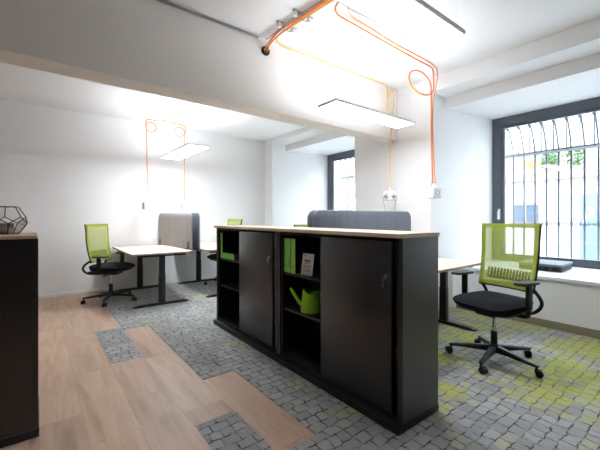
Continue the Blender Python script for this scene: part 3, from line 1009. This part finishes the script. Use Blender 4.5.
ch2 = chair('green mesh office chair at the far left desk by the back wall', (0.83, 5.57, 0.0), R(-40), R(31), -0.02, 0.035)
ch3 = chair('green chair behind the far end of the sideboard, only its back top showing', (2.70, 5.74, 0.0), R(182), R(20), 0.045, 0.035)
ch4 = chair('green chair behind the divider screen over the worktop, mostly hidden', (3.22, 3.74, 0.0), R(-92), R(10), -0.03)

# ------------------------------------------------------------------ pendant panel lamps
def panel(label, x0, x1, y0, y1, z, zc, key):
    cx, cy = (x0 + x1) / 2, (y0 + y1) / 2
    t = thing('pendant_lamp', label, 'lamp', (cx, cy, z), 0, 'flat white pendant panel lamps')
    a, b = (x1 - x0) / 2, (y1 - y0) / 2
    k = MB()
    e = 0.010
    k.box((-a, -b, 0), (a, -b + e, 0.026)); k.box((-a, b - e, 0), (a, b, 0.026))
    k.box((-a, -b + e, 0), (-a + e, b - e, 0.026)); k.box((a - e, -b + e, 0), (a, b - e, 0.026))
    k.build('frame', M['lamp_frame'], t)
    MB().box((-a + e, -b + e, 0.002), (a - e, b - e, 0.008)).build('diffuser', M['lamp_' + key], t)
    MB().box((-a + e, -b + e, 0.016), (a - e, b - e, 0.023)).build('uplight', M['lamp_up_' + key], t)
    for sx in (-1, 1):
        for sy in (-1, 1):
            MB().cyl((sx * (a - 0.06), sy * (b - 0.03), 0.02), (sx * (a - 0.06), sy * (b - 0.03), zc - z), 0.0008, seg=6).build('suspension_wire', M['lamp_frame'], t)
panel('flat glowing pendant panel hanging over the screens behind the sideboard', 2.09, 3.30, 2.16, 2.41, 2.26, CF, 'mid')
panel('flat glowing pendant panel hanging beyond the beam over the far desks', 1.58, 1.89, 4.48, 5.78, 2.20, CB, 'far')
panel('flat pendant panel at the top edge, nearest of the three', 1.00, 2.22, 1.08, 1.36, 2.43, CF, 'near')

# ------------------------------------------------------------------ cables
def cable(label, pts, mat, r=0.008, n=8, group='ceiling cables', name='power_cable'):
    return tag(MB().tube(smooth_pts(pts, n), r, 8).build(name, mat, None, 60), label, 'cable', group)
def run(y, dx=0, dz=0):
    return (1.79 + 0.077 * (2.85 - y) + dx, y, 2.965 + dz)
def loop(cx, cy, cz, r, n=10, turns=1, dy=0.02):
    """a coil in the x-z plane, starting and ending at its right-hand side"""
    return [(cx + r * math.cos(2 * PI * k / n), cy + dy * k / n, cz + r * math.sin(2 * PI * k / n)) for k in range(int(n * turns) + 1)]
cable('orange cable with a round coil above the right hanging socket',
      [run(YF + 0.02, 0.03), run(0, 0.03), run(1.4, 0.032, 0.004), run(1.75, 0.034), run(1.92, 0.045), (2.00, 2.07, 2.965), (2.3, 2.10, 2.965), (2.9, 2.12, 2.96), (3.3, 2.13, 2.955), (3.56, 2.13, 2.952), (3.610, 2.13, 2.915), (3.626, 2.133, 2.85)]
      + [(3.398 + 0.230 * math.cos(a), 2.135 - 0.005 * a, 2.735 + 0.130 * math.sin(a)) for a in [-2 * PI * k / 14 for k in range(0, 15)]]
      + [(3.626, 2.168, 2.66), (3.63, 2.165, 2.5), (3.628, 2.16, 2.1), (3.628, 2.15, 1.75), (3.628, 2.145, 1.618)], M['orange'], 0.0085)
cable('orange cable running straight down to the right hanging socket',
      [run(YF + 0.02, 0.060), run(0.3, 0.060), run(1.4, 0.060), run(1.7, 0.068), (2.06, 1.985, 2.96), (2.4, 2.040, 2.965), (2.8, 2.070, 2.955), (3.2, 2.085, 2.965), (3.55, 2.09, 2.95), (3.645, 2.095, 2.89), (3.653, 2.130, 2.7), (3.653, 2.160, 2.5), (3.651, 2.155, 2.1), (3.650, 2.140, 1.8), (3.645, 2.125, 1.618)], M['orange2'], 0.0075)
cable('pale yellow cable along the beam down to the hanging socket above the screens',
      [run(YF + 0.02, 0.006), run(0.3, 0.006), run(1.5, 0.006), run(2.4, 0.006), run(2.60, 0.006), run(2.70, 0.020), (1.88, 2.775, 2.96), (2.0, 2.80, 2.955), (2.4, 2.805, 2.965), (3.0, 2.80, 2.96), (3.5, 2.79, 2.96), (3.61, 2.79, 2.93), (3.635, 2.79, 2.78), (3.622, 2.79, 2.63), (3.608, 2.775, 2.72), (3.65, 2.765, 2.89), (3.73, 2.765, 2.88), (3.745, 2.77, 2.75), (3.70, 2.775, 2.5), (3.672, 2.78, 2.0), (3.665, 2.78, 1.618)], M['yellow'], 0.0075)
cable('orange cable coiled above the left hanging socket by the back wall',
      [run(YF + 0.02, -0.038), run(0.6, -0.038), run(1.6, -0.038, 0.004), run(2.2, -0.036), run(2.6, -0.034), (1.772, 2.80, 2.92), (1.774, 2.88, 2.886), (1.765, 3.1, 2.878), (1.755, 3.3, 2.868), (1.755, 4.2, 2.87), (1.72, 5.2, 2.862), (1.70, 5.80, 2.868), (1.62, 5.98, 2.862), (1.44, 6.0, 2.86), (1.410, 6.005, 2.80)]
      + [(1.490 - 0.080 * math.cos(a), 6.01 - 0.004 * a, 2.74 - 0.080 * math.sin(a)) for a in [2 * PI * k / 12 for k in range(0, 13)]]
      + [(1.415, 5.982, 2.64), (1.42, 5.985, 2.3), (1.43, 6.0, 1.9), (1.424, 6.0, 1.528)], M['orange'], 0.0085)
cable('orange cable coiled above the socket behind the left divider screen',
      [run(YF + 0.02, -0.016), run(0.9, -0.016), run(1.9, -0.015, 0.004), run(2.4, -0.013), (1.796, 2.74, 2.94), (1.803, 2.88, 2.888), (1.80, 3.1, 2.876), (1.79, 3.4, 2.868), (1.785, 4.3, 2.862), (1.775, 5.3, 2.87), (1.775, 5.86, 2.862), (1.88, 5.99, 2.866), (2.03, 6.0, 2.86), (2.065, 6.005, 2.80)]
      + [(1.975 + 0.090 * math.cos(a), 6.01 - 0.004 * a, 2.74 + 0.080 * math.sin(a)) for a in [-2 * PI * k / 12 for k in range(0, 13)]]
      + [(2.06, 6.036, 2.64), (2.058, 6.02, 2.3), (2.05, 6.0, 1.9), (2.052, 6.0, 1.528)], M['orange2'], 0.0085)
cable('thin grey cable running along the orange bundle by the beam',
      [run(YF + 0.02, -0.060), run(0.6, -0.060), run(1.5, -0.062), run(1.9, -0.058), run(2.2, -0.060), run(2.5, -0.060), (1.748, 2.74, 2.95), (1.745, 2.80, 2.975)], M['grey_cable'], 0.006)
tag(MB().tube([(XL + 0.02, 2.853, 2.984), (1.70, 2.853, 2.984)], 0.010, 10).build('conduit_pipe', M['conduit'], None, 60), 'thin grey conduit running along the top of the beam', 'conduit')
gr = MB().lathe([(0.030, 0.0), (0.044, 0.0), (0.046, 0.012), (0.040, 0.020), (0.030, 0.018), (0.030, 0.0)], 28, Matrix.Translation((1.79, 2.87, 2.885)) @ Matrix.Rotation(PI / 2, 4, 'X'), False)
tag(gr.build('cable_grommet', M['black_plastic'], None), 'black grommet where the orange cables enter the beam', 'grommet')
for i, (y, lb) in enumerate(((2.30, 'grey cable clip on the orange bundle, farther from the beam'), (2.52, 'grey cable clip on the orange bundle, next to the beam'))):
    x, _, _ = run(y)
    t = thing('cable_clip', lb, 'clip', (x, y, 2.95), 0, 'cable clips on the ceiling')
    MB().box((-0.12, -0.014, 0.034), (0.10, 0.014, 0.050), 0.003, 1).build('bracket', M['grey_plastic'], t)
    MB().cyl((0.060, 0, -0.006), (0.060, 0, 0.035), 0.020, 0.014, seg=16, bev=0.003).build('knob', M['white_plastic'], t)
    MB().cyl((-0.100, -0.002, -0.006), (-0.100, -0.002, 0.035), 0.020, 0.014, seg=16, bev=0.003).build('knob', M['white_plastic'], t)
    MB().tube(smooth_pts([(-0.074, 0, 0.036), (-0.076, 0, 0.0), (-0.06, 0, -0.006), (0.02, 0, -0.006), (0.034, 0, 0.0), (0.035, 0, 0.036)], 5), 0.0035, 6).build('strap', M['grey_cable'], t)

# hanging socket cubes
def cube(label, loc, rz, plugs):
    t = thing('hanging_socket', label, 'power socket', loc, rz, 'white socket cubes hanging on cables')
    h = 0.062
    MB().box((-h, -h, -h), (h, h, h), 0.012, 3).build('housing', M['white_plastic'], t)
    MB().cyl((0, 0, h - 0.002), (0, 0, h + 0.040), 0.020, 0.010, seg=14, bev=0.002).build('cable_gland', M['white_plastic'], t)
    for k in range(4):
        m = Matrix.Rotation(k * PI / 2, 4, 'Z') @ Matrix.Translation((h - 0.001, 0, 0)) @ Matrix.Rotation(PI / 2, 4, 'Y')
        s = MB()
        s.lathe([(0.030, 0.0), (0.030, 0.004), (0.024, 0.005), (0.022, -0.004), (0.0, -0.004)], 20, m)
        s.build('socket', M['grey_plastic'], t)
    for k in plugs:
        d = Matrix.Rotation(k * PI / 2, 3, 'Z') @ V((1, 0, 0))
        p = MB()
        p.cyl(d * (h + 0.002), d * (h + 0.038), 0.020, 0.013, seg=14, bev=0.003)
        p.tube(smooth_pts([d * (h + 0.03), d * (h + 0.055) + V((0, 0, -0.01)), d * (h + 0.05) + V((0, 0, -0.06)), d * (h + 0.02) + V((0, 0, -0.20)), d * 0.03 + V((0, 0, loc[2] * -1 + 1.0))], 6), 0.0045, 6)
        p.build('plug', M['grey_plastic'], t)
cube('white hanging socket cube above the divider screen with grey plug leads', (3.665, 2.78, 1.505), R(-8), (2, 3))
cube('white hanging socket cube by the pier corner on the coiled orange cable', (3.635, 2.135, 1.505), R(-20), ())
cube('white hanging socket cube above the far left desk', (1.424, 6.0, 1.415), R(10), ())
cube('white hanging socket cube just behind the left divider screen', (2.052, 6.0, 1.415), R(15), ())

# ------------------------------------------------------------------ terrarium on the lone cabinet
TZ = CH + 0.0205
tr = thing('terrarium', 'geometric glass terrarium with black wire edges on the lone cabinet', 'terrarium', (-0.150, 2.60, TZ), R(-10))
a_ = 0.0700
rt, rm = a_ * 0.8507, a_ * 1.3764
zs = [0.0, a_ * 0.8507, a_ * 1.3764, a_ * 2.2270]
lv = [[V((r * math.cos(2 * PI * k / 5 + o), r * math.sin(2 * PI * k / 5 + o), z + 0.003)) for k in range(5)] for r, z, o in ((rt, zs[0], 0), (rm, zs[1], 0), (rm, zs[2], PI / 5), (rt, zs[3], PI / 5))]
ed = []
for k in range(5):
    ed += [(lv[0][k], lv[0][(k + 1) % 5]), (lv[0][k], lv[1][k]), (lv[1][k], lv[2][k]), (lv[1][(k + 1) % 5], lv[2][k]), (lv[2][k], lv[3][k]), (lv[3][k], lv[3][(k + 1) % 5])]
k_ = MB()
for p, q in ed: k_.cyl(p, q, 0.0026, seg=8)
for row in lv:
    for p in row: k_.ball(p, 0.003, 8)
k_.build('wire_frame', M['black_wire'], tr)
for k in range(5):
    j = (k + 1) % 5
    MB().face([lv[0][k], lv[0][j], lv[1][j], lv[2][k], lv[1][k]]).build('glass_pane', M['acrylic'], tr)
    if k != 3:
        MB().face([lv[3][k], lv[2][k], lv[1][j], lv[2][j], lv[3][j]]).build('glass_pane', M['acrylic'], tr)
pp = thing('plant_pot', 'small stone grey pot standing inside the wire terrarium', 'pot', (-0.156, 2.595, TZ + 0.004), 0)
MB().lathe([(0.0, 0.0), (0.032, 0.0), (0.038, 0.006), (0.041, 0.058), (0.037, 0.060), (0.035, 0.050), (0.0, 0.050)], 28).build('pot_body', M['pot'], pp)
MB().lathe([(0.0, 0.054), (0.0345, 0.0505), (0.0, 0.0502)], 24).build('soil', M['soil'], pp)

# ------------------------------------------------------------------ flat box on the sill
fb = thing('storage_box', 'flat dark box with grey lid lying on the window sill', 'box', (5.10, 1.44, SILL + 0.001), R(2))
MB().box((-0.26, -0.20, 0), (0.24, 0.24, 0.062), 0.006, 2).build('box_body', M['flat_dark'], fb)
for k in range(5):
    MB().box((-0.2625, -0.16 + 0.085 * k, 0.016), (-0.258, -0.11 + 0.085 * k, 0.046)).build('side_slot', M['black_in'], fb)
MB().box((-0.268, -0.208, 0.062), (0.248, 0.248, 0.088), 0.006, 2).build('lid', M['flat_grey'], fb)

# ------------------------------------------------------------------ light and camera
wd = bpy.data.worlds.new('overcast_sky')
S.world = wd
wd.use_nodes = True
nt = wd.node_tree
bg = nt.nodes['Background']
tc = nt.nodes.new('ShaderNodeTexCoord')
sp = nt.nodes.new('ShaderNodeSeparateXYZ')
nt.links.new(tc.outputs['Generated'], sp.inputs[0])
sky = ramp(nt, sp.outputs[2], [(0.0, (0.92, 0.96, 1.0, 1)), (0.5, (0.78, 0.89, 1.0, 1))])
nt.links.new(sky, bg.inputs[0])
bg.inputs[1].default_value = 7.0

cam = bpy.data.cameras.new('camera')
co = bpy.data.objects.new('camera', cam)
C.objects.link(co)
co.location = (0, 0, 1.22)
co.rotation_euler = (PI / 2, 0, -math.radians(37.84))
cam.sensor_width = 36
cam.lens = 36 * 336 / 600
cam.shift_y = -7.5 / 600
cam.clip_start = 0.05
S.camera = co

S.view_settings.view_transform = 'Standard'
S.view_settings.look = 'None'
S.view_settings.gamma = 1.0
S.view_settings.use_curve_mapping = False
S.view_settings.exposure = 1.55
cy = S.cycles
cy.max_bounces = 12
cy.diffuse_bounces = 8
cy.glossy_bounces = 4
cy.transparent_max_bounces = 16
cy.use_denoising = True
cy.sample_clamp_indirect = 6.0
cy.caustics_reflective = False
cy.caustics_refractive = False
